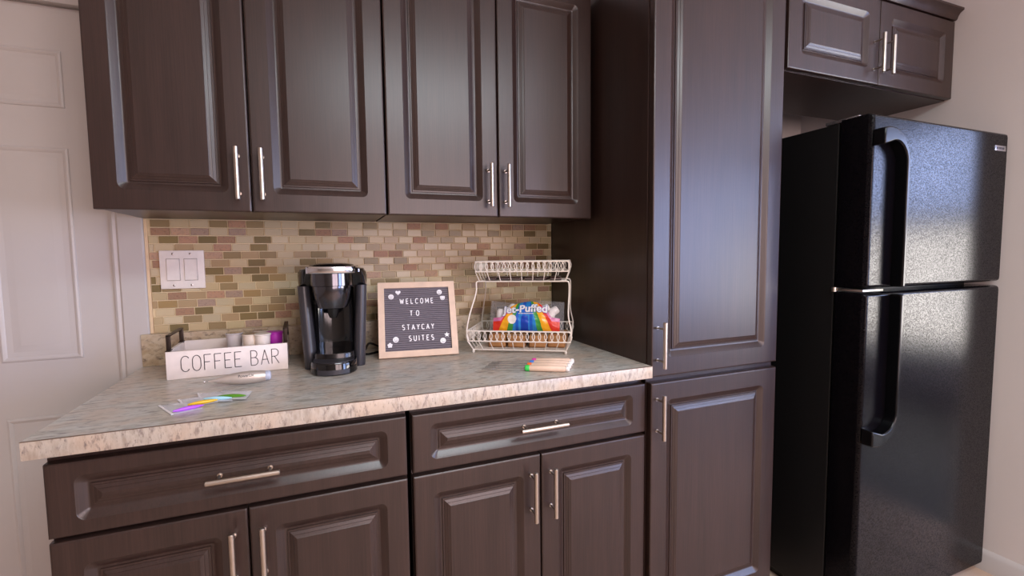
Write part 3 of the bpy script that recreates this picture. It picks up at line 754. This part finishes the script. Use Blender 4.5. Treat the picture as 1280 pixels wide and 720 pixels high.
for part in ('print', 'film'):
    vs, fs, cs = [], [], []
    for fb in (-1, 1):
        o = len(vs)
        for j in range(nz + 1):
            for i in range(nx + 1):
                x = -BWd / 2 + BWd * i / nx; z = BHt * j / nz
                wr = .0007 * math.sin(x * 210 + z * 60) + .0005 * math.sin(z * 300 + x * 90)
                vs.append((x, fb * (bulge(x, z) + (wr if bulge(x, z) > .004 else 0)), z + .004 * math.sin(x * 30) * (z / BHt)))
        for j in range(nz):
            for i in range(nx):
                x = -BWd / 2 + BWd * (i + .5) / nx; z = BHt * (j + .5) / nz
                pr = fb < 0 and z < top_edge(x) and abs(x) < .117
                if pr != (part == 'print'): continue
                a = o + j * (nx + 1) + i; fs.append((a, a + 1, a + nx + 2, a + nx + 1)); cs.append(lin(print_col(x, z)))
    me = bpy.data.meshes.new('bag_' + part); me.from_pydata(vs, [], fs); me.materials.append(PRINT if part == 'print' else FILM)
    if part == 'print':
        at = me.color_attributes.new('tint', 'FLOAT_COLOR', 'CORNER'); li = 0
        for p in me.polygons:
            for _ in p.loop_indices: at.data[li].color = cs[p.index]; li += 1
    bm = bmesh.new(); bm.from_mesh(me); bmesh.ops.delete(bm, geom=[q for q in bm.verts if not q.link_faces], context='VERTS')
    for f in bm.faces: f.smooth = True
    bm.to_mesh(me); bm.free()
    o = bpy.data.objects.new('rainbow_print' if part == 'print' else 'bag_film', me); C.objects.link(o); o.parent = t
# brand lettering wrapped on the bag front
def text_on_bag(body, size, x0, z0, lift, mat, bold, name, arcf):
    cu = bpy.data.curves.new(name, 'FONT'); cu.body = body; cu.size = size; cu.offset = bold; cu.align_x = 'CENTER'; cu.space_character = 1.02
    ob = bpy.data.objects.new(name, cu); C.objects.link(ob)
    bpy.context.view_layer.update()
    me = bpy.data.meshes.new_from_object(ob.evaluated_get(bpy.context.evaluated_depsgraph_get()))
    bpy.data.objects.remove(ob)
    bm = bmesh.new(); bm.from_mesh(me); bmesh.ops.triangulate(bm, faces=bm.faces[:]); bmesh.ops.subdivide_edges(bm, edges=[e for e in bm.edges if e.calc_length() > .006], cuts=2)
    for q in bm.verts:
        x, z = q.co.x + x0, q.co.y + z0; z += arcf * (x / .1) ** 2; q.co = (x, -bulge(x, z) - lift, z + .004 * math.sin(x * 30) * (z / BHt))
    bm.to_mesh(me); bm.free(); me.materials.clear(); me.materials.append(mat)
    o = bpy.data.objects.new(name, me); C.objects.link(o); o.parent = t
text_on_bag('Jet-Puffed', .0385, -.002, .064, .0018, colour('brand_outline_blue', (120, 140, 190)), .0022, 'lettering_outline', -.006)
text_on_bag('Jet-Puffed', .0385, -.002, .064, .0026, LETW, .0007, 'brand_lettering', -.006)
b = MB(); b.tube([(x / 1000, -bulge(x / 1000, .058) - .0016, .058) for x in range(-26, 27, 4)], .0011, 6); b.build('tagline_stripe', LETW, t)
# marshmallows visible through the clear ends of the bag
mm = thing('marshmallow', 'white marshmallow at the far left of the clear bag top', 'marshmallow', (0, 0, 0), 0, 'marshmallows in the bag')
b = MB(); b.lathe([(.005, -.0180), (.0110, -.0174), (.0142, -.014), (.0150, 0), (.0142, .014), (.0110, .0174), (.005, .0180)], n=20); b.build('marshmallow_body', MARSH, mm)
for k, (x, z, ax, lb) in enumerate(((-.094, .064, 0, None), (-.072, .070, 12, 'white marshmallow second from left behind the bag film'),
                                    (-.090, .037, 80, 'white marshmallow low at the left inside the bag'),
                                    (-.050, .082, -20, 'white marshmallow above the first brand letters in the bag'),
                                    (.062, .084, 60, 'white marshmallow above the last brand letters in the bag'),
                                    (.084, .060, 25, 'white marshmallow under the right end of the brand lettering'),
                                    (.094, .076, 55, 'white marshmallow at the far right of the clear bag top'))):
    m4 = bagM @ Matrix.Translation((x, .0, z)) @ Matrix.Rotation(R(ax), 4, 'Y')
    if k == 0: mm.location = m4.to_translation(); mm.rotation_euler = m4.to_euler()
    else: dup(mm, m4.to_translation(), m4.to_euler(), lb)

# ------------------------------------------------------------------ roasting forks with wooden handles (local X along the handle, tip towards -X)
sk = thing('roasting_fork', 'roasting fork with green collar, wooden handle nearest the counter edge', 'skewer', (0, 0, 0), 0, 'roasting forks on the counter')
def grad(name): return None
b = MB(); b.lathe([(.0075, 0), (.0088, .003), (.0092, .05), (.0088, .098), (.0070, .102)], n=18, axis='X'); b.build('wooden_handle', LWOOD, sk)
b = MB(); b.lathe([(.0062, -.0125), (.0080, -.011), (.0090, -.002), (.0082, .0005)], n=18, axis='X'); b.build('collar', colour('collar_green', (60, 200, 84)), sk)
b = MB(); b.lathe([(.0068, .1020), (.0080, .1035), (.0080, .110), (.0060, .1125)], n=18, axis='X'); b.build('end_cap', WHITEP, sk)
b = MB(); b.tube([(-.012, 0, 0), (-.085, 0, -.002), (-.1, 0, -.003)], .0019, 8)
for e in (-1, 1): b.tube(smoothp([(-.098, 0, -.003), (-.104, e * .006, -.0035), (-.112, e * .0075, -.004), (-.135, e * .0075, -.0055)], 4), .0011, 6)
b.build('fork_rod', plain('fork_steel', (170, 166, 162), .3, .7), sk)
dA = math.atan2(-.053, .093)
sk.location = (1.046, -.552, .9236); sk.rotation_euler = (0, 0, dA)
for (x, y, a, lb, cn, rgb) in ((1.064, -.527, .015, 'roasting fork with orange collar, second from the counter edge', 'collar_orange', (232, 112, 50)),
                               (1.082, -.503, .03, 'roasting fork with blue collar, third from the counter edge', 'collar_blue', (70, 124, 206)),
                               (1.100, -.480, .05, 'roasting fork with pink collar, farthest from the counter edge', 'collar_pink', (220, 66, 160))):
    c = dup(sk, (x, y, .9236), (0, 0, dA + a), lb); mt = colour(cn, rgb)
    for ch in c.children:
        if ch.name.startswith('collar'): ch.data = ch.data.copy(); ch.data.materials[0] = mt

# ------------------------------------------------------------------ milk frother lying in front of the box
fa = Vector((.246, -.374, .931)); fb_ = Vector((.371, -.366, .9315)); dv = fb_ - fa
t = thing('milk_frother', 'silver handheld milk frother lying in front of the COFFEE BAR box', 'frother', fa, math.atan2(dv.y, dv.x))
t.rotation_euler = (0, -math.atan2(dv.z, dv.xy.length), math.atan2(dv.y, dv.x))
b = MB(); b.lathe([(.0020, -.006), (.0028, 0), (.0045, .008), (.0095, .025), (.0140, .045), (.0165, .068), (.0166, .09), (.0150, .112), (.0135, .122)], n=26, axis='X'); b.build('frother_body', plain('satin_champagne', (200, 188, 178), .34, .45), t)
b = MB(); b.lathe([(.0127, .1222), (.0130, .124), (.0124, .131), (.0095, .1345), (.004, .1355)], n=26, axis='X'); b.build('end_button', colour('pale_blue_plastic', (184, 190, 206), .25), t)
b = MB(); b.tube([(-.0055, 0, 0), (-.013, 0, .0005)], .0012, 8); b.lathe([(.0030, -.016), (.0034, -.0145), (.0030, -.013)], n=12, axis='X'); b.build('whisk_tip', CHROME, t)
cu = bpy.data.curves.new('txt', 'FONT'); cu.body = 'PowerLix'; cu.size = .0092; cu.align_x = 'CENTER'; cu.offset = .0001
ob = bpy.data.objects.new('txt', cu); C.objects.link(ob); bpy.context.view_layer.update()
me = bpy.data.meshes.new_from_object(ob.evaluated_get(bpy.context.evaluated_depsgraph_get())); bpy.data.objects.remove(ob)
bm = bmesh.new(); bm.from_mesh(me)
for q in bm.verts:
    a = q.co.y / .0152 + R(30) - .2; q.co = (q.co.x + .078, -.0169 * math.cos(a), .0169 * math.sin(a))
bm.to_mesh(me); bm.free(); me.materials.clear(); me.materials.append(CHARC)
o = bpy.data.objects.new('brand_lettering', me); C.objects.link(o); o.parent = t

# ------------------------------------------------------------------ four small sachets with coloured sticks
def sachet(label, pts, stick, rgb, strip, zoff):
    """pts: four corners on the counter (left edge first); stick: start, end on the counter"""
    c0 = Vector((sum(p[0] for p in pts) / 4, sum(p[1] for p in pts) / 4, .9145 + zoff))
    t = thing('clear_sachet', label, 'sachet', c0, 0, 'small clear sachets on the counter')
    def P(u, v, z):
        a = Vector(pts[0]).lerp(Vector(pts[3]), u); b_ = Vector(pts[1]).lerp(Vector(pts[2]), u); q = a.lerp(b_, v); return (q.x - c0.x, q.y - c0.y, z)
    n = 10; rg = []
    hgt = lambda u, v: .0006 + .0042 * (math.sin(math.pi * u) * math.sin(math.pi * v)) ** .7 if 0 < u < 1 and 0 < v < 1 else .0006
    for k in range(n + 1): rg.append([P(k / n, j / n, hgt(k / n, j / n)) for j in range(n + 1)] + [P(k / n, j / n, 0) for j in range(n, -1, -1)])
    MB().loft(rg).build('film_pouch', FILM2, t)
    b = MB(); b.loft([[P(u, 0, .0009), P(u, 1, .0009), P(u, 1, .0018), P(u, 0, .0018)] for u in (0, .08)]); b.build('white_seal_strip', LETW, t) if strip else None
    s0, s1 = Vector((stick[0][0] - c0.x, stick[0][1] - c0.y, .0052)), Vector((stick[1][0] - c0.x, stick[1][1] - c0.y, .0052))
    m = 12; path = [s0.lerp(s1, k / m) for k in range(m + 1)]; rad = [.0010 + .0034 * math.sin(math.pi * min(1, (k + .3) / (m + .3))) ** .8 for k in range(m + 1)]
    MB().tube(path, rad, 12).build('coloured_stick', colour('stick_colour', rgb, .3), t)
sachet('clear sachet with a purple stick, nearest the counter edge', [(.166, -.497), (.212, -.582), (.265, -.555), (.222, -.478)], ((.213, -.572), (.264, -.548)), (172, 84, 224), True, 0)
sachet('clear sachet with a yellow stick, beside the purple one', [(.196, -.470), (.228, -.540), (.287, -.524), (.250, -.452)], ((.232, -.538), (.286, -.522)), (220, 176, 22), True, .0016)
sachet('clear sachet with a light blue stick, beside the yellow one', [(.227, -.432), (.250, -.512), (.318, -.535), (.290, -.440)], ((.256, -.508), (.314, -.524)), (172, 222, 240), True, .0032)
sachet('clear sachet with a green stick, farthest from the counter edge', [(.281, -.432), (.278, -.508), (.344, -.538), (.349, -.470)], ((.284, -.506), (.343, -.524)), (84, 142, 36), False, .0048)
